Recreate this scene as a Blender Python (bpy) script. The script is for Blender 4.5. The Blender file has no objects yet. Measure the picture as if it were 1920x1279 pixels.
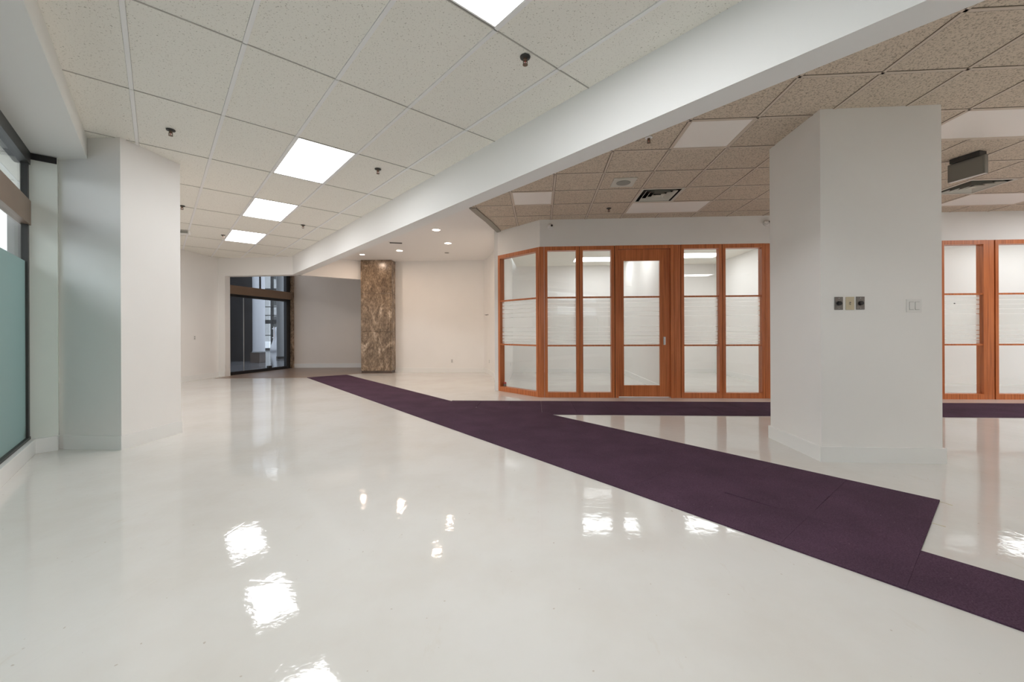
import bpy, bmesh, math, random
from mathutils import Vector, Matrix
random.seed(7)
SC = bpy.context.scene
COL = SC.collection

# ------------------------------------------------------------------ camera
F, ROLL, YH = 758.24, 0.00424, 621.15          # focal length / horizon in 1920-px units
HC = 1.18                                      # camera height
cam = bpy.data.cameras.new('camera'); cam_o = bpy.data.objects.new('camera', cam); COL.objects.link(cam_o)
cam.sensor_fit = 'HORIZONTAL'; cam.sensor_width = 36.0
cam.lens = 36.0 * F / 1920.0
cam.shift_y = -(639.5 - YH) / 1920.0
cam.clip_start = 0.05; cam.clip_end = 200
cam_o.matrix_world = Matrix.Translation((0, 0, HC)) @ Matrix.Rotation(math.pi/2, 4, 'X') @ Matrix.Rotation(-ROLL, 4, 'Z')
SC.camera = cam_o

# ------------------------------------------------------------------ world, exposure
W = bpy.data.worlds.new('world'); SC.world = W; W.use_nodes = True
W.node_tree.nodes['Background'].inputs[0].default_value = (0.87, 0.935, 1.0, 1)
W.node_tree.nodes['Background'].inputs[1].default_value = 1.7
SC.view_settings.view_transform = 'Standard'; SC.view_settings.look = 'None'
SC.view_settings.exposure = 0.72; SC.view_settings.gamma = 1.0; SC.view_settings.use_curve_mapping = False
SC.cycles.diffuse_bounces = 7; SC.cycles.max_bounces = 14; SC.cycles.transparent_max_bounces = 16
SC.cycles.caustics_reflective = False; SC.cycles.caustics_refractive = False
PANEL_E = 8.6        # lit ceiling panels
ROOM_E = 4.5        # panels in the glazed offices
DOWN_W = 5.9        # each recessed downlight, watts

# ------------------------------------------------------------------ frames of reference
T = 0.6096                                     # ceiling module
ZC = HC + 3.23944 * T                          # tile ceilings
ZB = 2.683                                     # underside of beam / header
ZP = HC + 2.04                                 # drywall ceiling
THL, THR, THP = 0.71919, -0.06866, -0.0535
OL = (-3.73801*T, 3.88071*T); OR = (-0.15482*T, 7.44693*T)
def fr(o, th, a, b): return (o[0] + a*math.cos(th) - b*math.sin(th), o[1] + a*math.sin(th) + b*math.cos(th))
def L(a, b): return fr(OL, THL, a*T, b*T)
def R(c, d): return fr(OR, THR, c*T, d*T)
P0 = (0.5, 7.19)
def P(s, t=0.0): return fr(P0, THP, s, t)      # partition front plane; t = depth behind it
def ray(x, y):
    dx, dy = x - 960, YH - y; c, s = math.cos(ROLL), math.sin(ROLL)
    return (dx*c + dy*s)/F, (-dx*s + dy*c)/F
def sP(x, y=600):                              # pixel column -> metres along the partition
    u, _ = ray(x, y); c, s = math.cos(THP), math.sin(THP)
    n = (-s, c); k = n[0]*P0[0] + n[1]*P0[1]
    Z = k/(n[0]*u + n[1]); return (u*Z - P0[0])*c + (Z - P0[1])*s

# ------------------------------------------------------------------ materials
def _nt(name):
    m = bpy.data.materials.new(name); m.use_nodes = True
    nt = m.node_tree; return m, nt, nt.nodes['Principled BSDF']
def N(nt, t, **kw):
    n = nt.nodes.new(t)
    for k, v in kw.items():
        if hasattr(n, k): setattr(n, k, v)
        else: n.inputs[k].default_value = v
    return n
def ramp(nt, fac, stops):
    r = nt.nodes.new('ShaderNodeValToRGB'); e = r.color_ramp.elements
    while len(e) < len(stops): e.new(0.5)
    for i, (p, c) in enumerate(stops):
        e[i].position = p; e[i].color = c if len(c) == 4 else (*c, 1)
    nt.links.new(fac, r.inputs[0]); return r
def pos(nt, scale=(1, 1, 1), rot=(0, 0, 0)):
    g = nt.nodes.new('ShaderNodeNewGeometry'); m = nt.nodes.new('ShaderNodeMapping')
    m.inputs['Scale'].default_value = scale; m.inputs['Rotation'].default_value = rot
    nt.links.new(g.outputs['Position'], m.inputs[0]); return m.outputs[0]
def plain(name, col, rough=0.5, metal=0.0, var=0.0, scale=4.0, spec=0.5, bump=0.0, bscale=60):
    m, nt, p = _nt(name)
    p.inputs['Base Color'].default_value = (*col, 1); p.inputs['Roughness'].default_value = rough
    p.inputs['Metallic'].default_value = metal; p.inputs['Specular IOR Level'].default_value = spec
    v = pos(nt)
    if var:
        n = N(nt, 'ShaderNodeTexNoise', Scale=scale, Detail=4.0); nt.links.new(v, n.inputs['Vector'])
        r = ramp(nt, n.outputs[0], [(0.3, tuple(c*(1-var) for c in col)), (0.7, tuple(min(1, c*(1+var)) for c in col))])
        nt.links.new(r.outputs[0], p.inputs['Base Color'])
    if bump:
        n = N(nt, 'ShaderNodeTexNoise', Scale=bscale, Detail=3.0); nt.links.new(v, n.inputs['Vector'])
        b = N(nt, 'ShaderNodeBump', Strength=bump, Distance=0.01); nt.links.new(n.outputs[0], b.inputs['Height'])
        nt.links.new(b.outputs[0], p.inputs['Normal'])
    return m
def emit(name, col, e):
    m, nt, p = _nt(name)
    p.inputs['Base Color'].default_value = (0.8, 0.8, 0.8, 1)
    p.inputs['Emission Color'].default_value = (*col, 1); p.inputs['Emission Strength'].default_value = e
    return m
M = {}
M['wall'] = plain('white_wall_paint', (0.865, 0.85, 0.83), 0.55, var=0.015, scale=1.5, bump=0.03, bscale=220)
M['tinted'] = plain('warm_light_tinted_wall', (0.80, 0.735, 0.67), 0.55, var=0.015, scale=1.5)  # beige tint puts the warm entry light into the wall colour
M['base'] = plain('white_baseboard_paint', (0.85, 0.85, 0.835), 0.35)
M['beam'] = plain('white_beam_paint', (0.86, 0.855, 0.845), 0.6)
M['dry'] = plain('white_drywall', (0.87, 0.85, 0.83), 0.7)
M['tee'] = plain('white_ceiling_tee', (0.87, 0.86, 0.85), 0.4)
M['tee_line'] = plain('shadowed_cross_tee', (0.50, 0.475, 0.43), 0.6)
M['gap_shade'] = plain('painted_gap_shade', (0.17, 0.135, 0.10), 0.8)  # dark bars paint in the shade of the tile edge gaps
M['wood_dark'] = plain('dark_wood_joint', (0.045, 0.012, 0.006), 0.6)
M['tee_tan'] = plain('tan_ceiling_tee', (0.68, 0.585, 0.49), 0.45)
M['plenum'] = plain('dark_plenum', (0.10, 0.085, 0.07), 0.9)
M['plenum_l'] = plain('grey_plenum', (0.22, 0.20, 0.18), 0.9)
M['lens_off'] = plain('unlit_white_lens', (0.97, 0.93, 0.885), 0.35)
M['lens_on'] = emit('lit_white_lens', (0.975, 0.985, 1.0), PANEL_E)
M['lens_room'] = emit('lit_office_lens', (0.98, 0.985, 1.0), ROOM_E)
M['down'] = emit('warm_downlight_lens', (1.0, 0.80, 0.64), 13.0)
M['strip'] = emit('corridor_strip_light', (1.0, 0.98, 0.95), 3.0)
M['bronze'] = plain('bronze_metal', (0.27, 0.185, 0.13), 0.42, 0.3, var=0.06)
M['black'] = plain('black_metal', (0.012, 0.011, 0.012), 0.4)
M['darkmetal'] = plain('dark_grey_metal', (0.06, 0.06, 0.058), 0.45, 0.4)
M['chrome'] = plain('brushed_chrome', (0.75, 0.75, 0.76), 0.25, 1.0)
M['brass'] = plain('dull_brass', (0.20, 0.14, 0.10), 0.4, 0.8)
M['steel'] = plain('dull_steel_plate', (0.20, 0.18, 0.165), 0.4, 0.6, var=0.1, scale=90)
M['ivory'] = plain('ivory_plastic', (0.57, 0.49, 0.34), 0.4)
M['white_pl'] = plain('white_plastic', (0.80, 0.79, 0.77), 0.35)
M['grey_pl'] = plain('grey_plastic', (0.30, 0.30, 0.27), 0.5)
M['sign'] = plain('grey_sign_box', (0.23, 0.22, 0.195), 0.45)
M['diffuser'] = plain('diffuser_white', (0.66, 0.65, 0.58), 0.4)
M['red'] = plain('red_plastic', (0.55, 0.04, 0.04), 0.4)
M['plinth'] = plain('brown_stone_plinth', (0.10, 0.07, 0.055), 0.35, var=0.2)
M['granite'] = plain('dark_granite', (0.045, 0.043, 0.043), 0.3, var=0.25, scale=2.5)
M['mallwhite'] = plain('mall_white_column', (0.80, 0.82, 0.85), 0.5)
M['mallgrey'] = plain('mall_grey_column', (0.42, 0.43, 0.43), 0.6)
M['fascia'] = plain('grey_corridor_fascia', (0.30, 0.32, 0.30), 0.7)
M['facade'] = plain('pale_facade', (0.55, 0.54, 0.53), 0.8, var=0.1, scale=0.6)
M['panel'] = plain('pale_green_panel', (0.84, 0.875, 0.82), 0.12, var=0.01)
M['soffit'] = plain('soffit_paint', (0.80, 0.80, 0.77), 0.6)
M['arc'] = plain('grey_ceiling_trim', (0.30, 0.275, 0.23), 0.5)

def mat_floor():
    m, nt, p = _nt('glossy_white_floor')
    v = pos(nt)
    n1 = N(nt, 'ShaderNodeTexNoise', Scale=1.1, Detail=5.0, Roughness=0.6); nt.links.new(v, n1.inputs['Vector'])
    r = ramp(nt, n1.outputs[0], [(0.25, (0.675, 0.645, 0.60)), (0.55, (0.735, 0.72, 0.69)), (0.8, (0.75, 0.74, 0.72))])
    # brownish scuffs
    v2 = pos(nt, (3.5, 1.2, 1), (0, 0, 0.4))
    n2 = N(nt, 'ShaderNodeTexNoise', Scale=1.3, Detail=8.0, Roughness=0.72); nt.links.new(v2, n2.inputs['Vector'])
    r2 = ramp(nt, n2.outputs[0], [(0.62, (0, 0, 0)), (0.80, (0.55, 0.55, 0.55))])
    mx = N(nt, 'ShaderNodeMixRGB'); nt.links.new(r2.outputs[0], mx.inputs[0]); nt.links.new(r.outputs[0], mx.inputs[1])
    mx.inputs[2].default_value = (0.60, 0.53, 0.43, 1)
    # sparse dirt specks
    n3 = N(nt, 'ShaderNodeTexNoise', Scale=38.0, Detail=1.0); nt.links.new(v, n3.inputs['Vector'])
    r3 = ramp(nt, n3.outputs[0], [(0.775, (0, 0, 0)), (0.80, (0.5, 0.5, 0.5))])
    mx2 = N(nt, 'ShaderNodeMixRGB'); nt.links.new(r3.outputs[0], mx2.inputs[0]); nt.links.new(mx.outputs[0], mx2.inputs[1])
    mx2.inputs[2].default_value = (0.40, 0.32, 0.24, 1)
    nt.links.new(mx2.outputs[0], p.inputs['Base Color'])
    p.inputs['Roughness'].default_value = 0.045; p.inputs['Specular IOR Level'].default_value = 0.27
    # trowelled waviness and buried slab joints
    n4 = N(nt, 'ShaderNodeTexNoise', Scale=2.6, Detail=2.0); nt.links.new(v, n4.inputs['Vector'])
    n5 = N(nt, 'ShaderNodeTexNoise', Scale=17.0, Detail=3.0); nt.links.new(v, n5.inputs['Vector'])
    br = N(nt, 'ShaderNodeTexBrick', Scale=1.0); br.offset = 0.0
    br.inputs['Brick Width'].default_value = 0.914; br.inputs['Row Height'].default_value = 0.914
    br.inputs['Mortar Size'].default_value = 0.012; br.inputs['Mortar Smooth'].default_value = 1.0
    nt.links.new(pos(nt, (1, 1, 1), (0, 0, 0.0687)), br.inputs['Vector'])
    b1 = N(nt, 'ShaderNodeBump', Strength=0.055, Distance=0.02); nt.links.new(n4.outputs[0], b1.inputs['Height'])
    b2 = N(nt, 'ShaderNodeBump', Strength=0.06, Distance=0.01); nt.links.new(n5.outputs[0], b2.inputs['Height'])
    b3 = N(nt, 'ShaderNodeBump', Strength=0.03, Distance=0.004); b3.invert = True; nt.links.new(br.outputs['Fac'], b3.inputs['Height'])
    nt.links.new(b1.outputs[0], b2.inputs['Normal']); nt.links.new(b2.outputs[0], b3.inputs['Normal'])
    nt.links.new(b3.outputs[0], p.inputs['Normal'])
    return m
M['floor'] = mat_floor()

def mat_stonefloor():
    m, nt, p = _nt('brown_entry_tile')
    v = pos(nt, (1, 1, 1), (0, 0, 0.7))
    b = N(nt, 'ShaderNodeTexBrick', Scale=1.0); b.offset = 0.0
    b.inputs['Brick Width'].default_value = 0.6; b.inputs['Row Height'].default_value = 0.6; b.inputs['Mortar Size'].default_value = 0.006
    b.inputs['Color1'].default_value = (0.33, 0.24, 0.185, 1); b.inputs['Color2'].default_value = (0.28, 0.205, 0.16, 1); b.inputs['Mortar'].default_value = (0.17, 0.12, 0.09, 1)
    nt.links.new(v, b.inputs['Vector']); nt.links.new(b.outputs[0], p.inputs['Base Color'])
    p.inputs['Roughness'].default_value = 0.3
    return m
M['entryfloor'] = mat_stonefloor()
M['mallfloor'] = plain('polished_grey_mall_floor', (0.24, 0.24, 0.25), 0.12, var=0.2, scale=1.2)

def mat_tile(name, base, dark, scale, lo, hi, bump):
    m, nt, p = _nt(name)
    v = pos(nt)
    n = N(nt, 'ShaderNodeTexNoise', Scale=scale, Detail=2.0, Roughness=0.55, Distortion=0.6); nt.links.new(v, n.inputs['Vector'])
    r = ramp(nt, n.outputs[0], [(lo, dark), (hi, base)])
    nt.links.new(r.outputs[0], p.inputs['Base Color'])
    p.inputs['Roughness'].default_value = 0.9; p.inputs['Specular IOR Level'].default_value = 0.1
    b = N(nt, 'ShaderNodeBump', Strength=bump, Distance=0.003); nt.links.new(n.outputs[0], b.inputs['Height']); nt.links.new(b.outputs[0], p.inputs['Normal'])
    return m
M['tile_w'] = mat_tile('white_fissured_tile', (0.88, 0.855, 0.79), (0.50, 0.47, 0.41), 95, 0.315, 0.375, 0.12)
M['tile_t'] = mat_tile('tan_fissured_tile', (0.72, 0.62, 0.51), (0.37, 0.31, 0.24), 85, 0.33, 0.50, 0.2)

def mat_wood():
    m, nt, p = _nt('reddish_wood')
    v = pos(nt, (38, 38, 1.1))
    n = N(nt, 'ShaderNodeTexNoise', Scale=1.0, Detail=5.0, Roughness=0.6); nt.links.new(v, n.inputs['Vector'])
    r = ramp(nt, n.outputs[0], [(0.3, (0.40, 0.108, 0.031)), (0.5, (0.57, 0.17, 0.052)), (0.72, (0.69, 0.23, 0.08))])
    nt.links.new(r.outputs[0], p.inputs['Base Color']); p.inputs['Roughness'].default_value = 0.35
    return m
M['wood'] = mat_wood()

def mat_travertine():
    m, nt, p = _nt('brown_travertine')
    v = pos(nt, (1.6, 1.6, 0.8))
    n0 = N(nt, 'ShaderNodeTexNoise', Scale=2.2, Detail=6.0, Roughness=0.65, Distortion=1.6); nt.links.new(v, n0.inputs['Vector'])
    r = ramp(nt, n0.outputs[0], [(0.30, (0.11, 0.078, 0.054)), (0.44, (0.215, 0.158, 0.11)), (0.56, (0.32, 0.24, 0.172)), (0.66, (0.56, 0.45, 0.35))])
    n1 = N(nt, 'ShaderNodeTexNoise', Scale=22.0, Detail=5.0, Roughness=0.7); nt.links.new(v, n1.inputs['Vector'])
    r1 = ramp(nt, n1.outputs[0], [(0.35, (0.5, 0.48, 0.46)), (0.62, (1.3, 1.27, 1.22))])
    mx = N(nt, 'ShaderNodeMixRGB', blend_type='MULTIPLY'); mx.inputs[0].default_value = 1.0
    nt.links.new(r.outputs[0], mx.inputs[1]); nt.links.new(r1.outputs[0], mx.inputs[2])
    nt.links.new(mx.outputs[0], p.inputs['Base Color']); p.inputs['Roughness'].default_value = 0.22
    return m
M['stone'] = mat_travertine()

def mat_carpet():
    m, nt, p = _nt('dark_purple_carpet')
    v = pos(nt)
    n = N(nt, 'ShaderNodeTexNoise', Scale=150.0, Detail=3.0, Roughness=0.7); nt.links.new(v, n.inputs['Vector'])
    n2 = N(nt, 'ShaderNodeTexNoise', Scale=2.5, Detail=5.0); nt.links.new(v, n2.inputs['Vector'])
    r = ramp(nt, n.outputs[0], [(0.3, (0.050, 0.026, 0.043)), (0.7, (0.110, 0.060, 0.096))])
    r2 = ramp(nt, n2.outputs[0], [(0.3, (0.85, 0.85, 0.85)), (0.7, (1.15, 1.12, 1.15))])
    mx = N(nt, 'ShaderNodeMixRGB', blend_type='MULTIPLY'); mx.inputs[0].default_value = 1.0
    nt.links.new(r.outputs[0], mx.inputs[1]); nt.links.new(r2.outputs[0], mx.inputs[2])
    n3 = N(nt, 'ShaderNodeTexNoise', Scale=60.0, Detail=1.0); nt.links.new(v, n3.inputs['Vector'])
    r3 = ramp(nt, n3.outputs[0], [(0.80, (0, 0, 0)), (0.82, (0.6, 0.6, 0.6))])
    mx2 = N(nt, 'ShaderNodeMixRGB'); nt.links.new(r3.outputs[0], mx2.inputs[0]); nt.links.new(mx.outputs[0], mx2.inputs[1]); mx2.inputs[2].default_value = (0.35, 0.3, 0.3, 1)
    nt.links.new(mx2.outputs[0], p.inputs['Base Color'])
    p.inputs['Roughness'].default_value = 0.95; p.inputs['Specular IOR Level'].default_value = 0.15
    b = N(nt, 'ShaderNodeBump', Strength=0.5, Distance=0.003); nt.links.new(n.outputs[0], b.inputs['Height']); nt.links.new(b.outputs[0], p.inputs['Normal'])
    return m
M['carpet'] = mat_carpet()

def mat_glass(name, tint=(0.97, 0.985, 0.98), ior=1.45):
    m = bpy.data.materials.new(name); m.use_nodes = True; nt = m.node_tree; nt.nodes.clear()
    o = nt.nodes.new('ShaderNodeOutputMaterial'); mix = nt.nodes.new('ShaderNodeMixShader')
    t = nt.nodes.new('ShaderNodeBsdfTransparent'); t.inputs[0].default_value = (*tint, 1)
    g = nt.nodes.new('ShaderNodeBsdfGlossy'); g.inputs['Roughness'].default_value = 0.0
    f = nt.nodes.new('ShaderNodeFresnel')
    ge = nt.nodes.new('ShaderNodeNewGeometry'); mr = nt.nodes.new('ShaderNodeMapRange')   # same eta on the exit face
    mr.inputs['To Min'].default_value = ior; mr.inputs['To Max'].default_value = 1.0/ior
    nt.links.new(ge.outputs['Backfacing'], mr.inputs['Value']); nt.links.new(mr.outputs[0], f.inputs[0])
    nt.links.new(f.outputs[0], mix.inputs[0]); nt.links.new(t.outputs[0], mix.inputs[1]); nt.links.new(g.outputs[0], mix.inputs[2])
    nt.links.new(mix.outputs[0], o.inputs[0]); return m
M['glass'] = mat_glass('clear_glass')
M['glass_dark'] = mat_glass('grey_tinted_glass', (0.56, 0.575, 0.60))
def mat_film(name, col, trans, tcol, clear=0.0):
    m = bpy.data.materials.new(name); m.use_nodes = True; nt = m.node_tree; nt.nodes.clear()
    o = nt.nodes.new('ShaderNodeOutputMaterial')
    d = nt.nodes.new('ShaderNodeBsdfDiffuse'); d.inputs[0].default_value = (*col, 1)
    t = nt.nodes.new('ShaderNodeBsdfTranslucent'); t.inputs[0].default_value = (*tcol, 1)
    mix = nt.nodes.new('ShaderNodeMixShader'); mix.inputs[0].default_value = trans
    nt.links.new(d.outputs[0], mix.inputs[1]); nt.links.new(t.outputs[0], mix.inputs[2])
    out = mix
    if clear:
        tr = nt.nodes.new('ShaderNodeBsdfTransparent'); m2 = nt.nodes.new('ShaderNodeMixShader'); m2.inputs[0].default_value = clear
        nt.links.new(mix.outputs[0], m2.inputs[1]); nt.links.new(tr.outputs[0], m2.inputs[2]); out = m2
    nt.links.new(out.outputs[0], o.inputs[0]); return m
M['frost'] = mat_film('frosted_white_film', (0.90, 0.90, 0.885), 0.80, (1.0, 1.0, 0.985), 0.42)
M['green'] = mat_film('green_frosted_film', (0.36, 0.435, 0.415), 0.55, (0.56, 0.675, 0.65))

# ------------------------------------------------------------------ mesh helpers
class B:
    def __init__(s): s.v = []; s.f = []
    def prism(s, poly, z0, z1):
        A = sum(poly[i][0]*poly[(i+1) % len(poly)][1] - poly[(i+1) % len(poly)][0]*poly[i][1] for i in range(len(poly)))
        if A < 0: poly = poly[::-1]
        n = len(poly); k = len(s.v)
        s.v += [(x, y, z0) for x, y in poly] + [(x, y, z1) for x, y in poly]
        s.f.append(tuple(k+i for i in range(n))[::-1]); s.f.append(tuple(k+n+i for i in range(n)))
        for i in range(n):
            j = (i+1) % n; s.f.append((k+i, k+j, k+n+j, k+n+i))
        return s
    def box(s, x0, x1, y0, y1, z0, z1): return s.prism([(x0, y0), (x1, y0), (x1, y1), (x0, y1)], z0, z1)
    def seg(s, p, q, t, z0, z1):               # wall piece from p to q, thickness t to the left of p->q
        dx, dy = q[0]-p[0], q[1]-p[1]; l = math.hypot(dx, dy); nx, ny = -dy/l*t, dx/l*t
        return s.prism([p, q, (q[0]+nx, q[1]+ny), (p[0]+nx, p[1]+ny)], z0, z1)
    def fbox(s, f, s0, s1, t0, t1, z0, z1):    # box in a plan frame f(s, t)
        return s.prism([f(s0, t0), f(s1, t0), f(s1, t1), f(s0, t1)], z0, z1)
    def lathe(s, prof, n=20, c=(0, 0), axis='Z', off=0.0):   # prof: (r, h)
        k = len(s.v)
        def mk(r, h, a):
            x, y = r*math.cos(a), r*math.sin(a)
            if axis == 'Z': return (c[0]+x, c[1]+y, h+off)
            return (c[0]+x, h+off, c[1]+y)     # axis along Y, c = (x, z)
        for r, h in prof:
            for i in range(n): s.v.append(mk(max(r, 1e-5), h, 2*math.pi*i/n))
        for j in range(len(prof)-1):
            for i in range(n):
                a = k+j*n+i; b = k+j*n+(i+1) % n; s.f.append((a, b, b+n, a+n))
        s.f.append(tuple(k+i for i in range(n))[::-1]); s.f.append(tuple(k+(len(prof)-1)*n+i for i in range(n)))
        return s
    def mesh(s, name, mat, smooth=False):
        me = bpy.data.meshes.new(name); me.from_pydata(s.v, [], s.f)
        bm = bmesh.new(); bm.from_mesh(me); bmesh.ops.recalc_face_normals(bm, faces=bm.faces); bm.to_mesh(me); bm.free()
        me.materials.append(mat)
        if smooth:
            for p in me.polygons: p.use_smooth = True
        me.update(); return me
    def obj(s, name, mat, parent=None, bevel=0.0, smooth=False):
        o = bpy.data.objects.new(name, s.mesh(name, mat, smooth)); COL.objects.link(o)
        if parent: o.parent = parent
        if bevel:
            b = o.modifiers.new('edge', 'BEVEL'); b.width = bevel; b.segments = 2; b.limit_method = 'ANGLE'
        return o
def inst(name, me, parent=None, loc=(0, 0, 0), rz=0.0):
    o = bpy.data.objects.new(name, me); COL.objects.link(o); o.location = loc; o.rotation_euler = (0, 0, rz)
    if parent: o.parent = parent
    return o
def tag(o, label, cat, group=None, kind=None):
    o['label'] = label; o['category'] = cat
    if group: o['group'] = group
    if kind: o['kind'] = kind
    return o
def thing(name, label, cat, loc=(0, 0, 0), rz=0.0, group=None, kind=None):
    o = bpy.data.objects.new(name, None); COL.objects.link(o); o.empty_display_size = 0.1
    o.location = loc; o.rotation_euler = (0, 0, rz)
    return tag(o, label, cat, group, kind)
def struct(name, b, mat, label, cat='wall', bevel=0.0):
    return tag(b.obj(name, mat, None, bevel), label, cat, kind='structure')
def dup(root, loc, rz, label, group=None):
    r = root.copy(); COL.objects.link(r); r.location = loc; r.rotation_euler = (0, 0, rz); r['label'] = label
    if group: r['group'] = group
    for ch in list(root.children):
        c = ch.copy(); COL.objects.link(c); c.parent = r
        for g in list(ch.children):
            d = g.copy(); COL.objects.link(d); d.parent = c
    return r
def clip(poly, planes):                        # keep n.p <= k
    for nx, ny, k in planes:
        out = []
        for i in range(len(poly)):
            a, b = poly[i], poly[(i+1) % len(poly)]
            da, db = nx*a[0]+ny*a[1]-k, nx*b[0]+ny*b[1]-k
            if da <= 0: out.append(a)
            if (da < 0 < db) or (db < 0 < da):
                t = da/(da-db); out.append((a[0]+t*(b[0]-a[0]), a[1]+t*(b[1]-a[1])))
        poly = out
        if len(poly) < 3: return []
    A = sum(poly[i][0]*poly[(i+1) % len(poly)][1] - poly[(i+1) % len(poly)][0]*poly[i][1] for i in range(len(poly)))
    return poly if abs(A) > 0.004 else []
def half(p, q, keep):                          # half-plane through p, q that keeps point keep
    nx, ny = q[1]-p[1], p[0]-q[0]; k = nx*p[0]+ny*p[1]
    return (nx, ny, k) if nx*keep[0]+ny*keep[1] <= k else (-nx, -ny, -k)

# ================================================================== STRUCTURE
AG, AB0, AB1 = -1.285, 4.596, 4.93             # storefront plane, beam faces (in left-grid modules)
BEND, BBACK = 13.75, -14.0
HDR0, HDR1 = (-7.86, 10.80), (-5.66, 10.56)    # header line above the entry opening
Q = L(16.5, BBACK)                             # far corner behind the camera
RW = (12.15, 6.55)                             # where the partition meets the side wall

# ---- floors
struct('floor', B().prism([(-9.2, -6), (12.5, -6), (12.5, 12.6), (-3.35, 12.6), (-3.35, 11.9), (-4.6, 11.9), (-9.2, 11.2)], -0.2, 0.0), M['floor'], 'glossy white painted floor with scuffs and lamp reflections', 'floor')
struct('floor_entry', B().prism([(-7.62, 10.34), (-5.24, 10.43), (-4.27, 11.44), (-3.4, 11.42), (-3.4, 13.5), (-7.28, 13.5), (-7.74, 10.9)], -0.1, 0.003), M['entryfloor'], 'brown tiled floor in front of the glass entrance', 'floor')
struct('floor_corridor', B().prism([(-7.74, 10.9), (-7.28, 13.5), (-7.0, 30), (-26, 30), (-26, 10.9)], -0.1, 0.002), M['mallfloor'], 'polished grey corridor floor behind the entrance glass', 'floor')
struct('floor_walkway', B().prism([L(AG-0.1, 5.4), L(AG-0.1, -14), L(-7.5, -14), L(-7.5, 5.4)], -0.1, 0.002), M['mallfloor'], 'grey walkway floor outside the green frosted glass', 'floor')

# ---- tile ceilings
def ceiling(name, label, frame, cells, planes, du, dv, skip, tile_mat, tee_mat, plen, slab_poly, wu, wv, gap):
    root = struct(name, B().prism(slab_poly, ZC+0.10, ZC+0.16), plen, label, 'ceiling')
    full = None
    for (u, v) in cells:
        if (u, v) in skip: continue
        c = frame(u+du/2, v+dv/2)
        g0, g1 = (wu/2+gap)/T, (wv/2+gap)/T
        poly = [frame(u+g0, v+g1), frame(u+du-g0, v+g1), frame(u+du-g0, v+dv-g1), frame(u+g0, v+dv-g1)]
        cl = clip(poly, planes)
        if not cl: continue
        if len(cl) == 4 and all(abs(a[0]-b[0])+abs(a[1]-b[1]) < 1e-6 for a, b in zip(cl, poly)):
            if full is None:
                th = THL if frame is L else THR
                full = B().box(-du*T/2+wu/2+gap, du*T/2-wu/2-gap, -dv*T/2+wv/2+gap, dv*T/2-wv/2-gap, 0, 0.016).mesh('ceiling_tile', tile_mat)
            inst('ceiling_tile', full, root, (c[0], c[1], ZC+0.004), THL if frame is L else THR)
        else:
            b = B().prism([(x-c[0], y-c[1]) for x, y in cl], 0, 0.016)
            inst('ceiling_tile', b.mesh('ceiling_tile', tile_mat), root, (c[0], c[1], ZC+0.004))
    return root
def tees(frame, planes, root, lines, w, mat):   # each runner one bar; lines: (fixed 'u'|'v', value, lo, hi)
    for ax, val, lo, hi in lines:
        h = w/2/T
        poly = [frame(val-h, lo), frame(val+h, lo), frame(val+h, hi), frame(val-h, hi)] if ax == 'u' else [frame(lo, val-h), frame(hi, val-h), frame(hi, val+h), frame(lo, val+h)]
        cl = clip(poly, planes)
        if cl:
            o = B().prism(cl, ZC-0.001, ZC+0.03).obj('ceiling_tee', mat, root)
            if frame is R:
                h = (w/2+0.0055)/T
                poly = [frame(val-h, lo), frame(val+h, lo), frame(val+h, hi), frame(val-h, hi)] if ax == 'u' else [frame(lo, val-h), frame(hi, val-h), frame(hi, val+h), frame(lo, val+h)]
                c2 = clip(poly, planes)
                if c2: B().prism(c2, ZC+0.0015, ZC+0.0032).obj('tile_gap_shade', M['gap_shade'], o)

# left ceiling (2 x 4 ft tiles)
LITE_L = [(2, -4), (2, 2), (2, 6), (2, 10), (2, -10), (0, -4)]
b_lo = -8
mid = L(2.5, 4)
plL = [half(L(AB0, 0), L(AB0, 5), mid), half(L(-0.66, 0), L(-0.66, 4.6), mid) if False else half(L(-3.3, 0), L(-3.3, 5), mid), half(HDR0, HDR1, mid), half((-7.93, 9.6), (-7.86, 10.8), mid)]
cells = [(a, b) for a in range(-3, 5) for b in range(b_lo, 18, 2) if not (a < -1 and b < 4)]
slabL = clip([L(-3.3, -15), L(4.75, -15), L(4.75, 18), L(-3.3, 18)], plL[2:])
cl_root = ceiling('ceiling_left', 'white fissured tile ceiling with lit panels beside the beam', L, cells, plL, 1, 2, set(LITE_L), M['tile_w'], M['tee'], M['plenum_l'], slabL, 0.028, 0.007, 0.0015)
tees(L, plL, cl_root, [('u', a, -8, 18) for a in range(0, 5)] + [('u', a, 4, 18) for a in (-3, -2, -1)], 0.028, M['tee'])
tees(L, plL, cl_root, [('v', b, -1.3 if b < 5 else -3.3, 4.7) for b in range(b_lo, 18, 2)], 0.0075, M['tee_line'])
B().prism([L(-1.3, -15), L(4.7, -15), L(4.7, -8), L(-1.3, -8)], ZC, ZC+0.02).obj('ceiling_field', M['tile_w'], cl_root)

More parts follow.
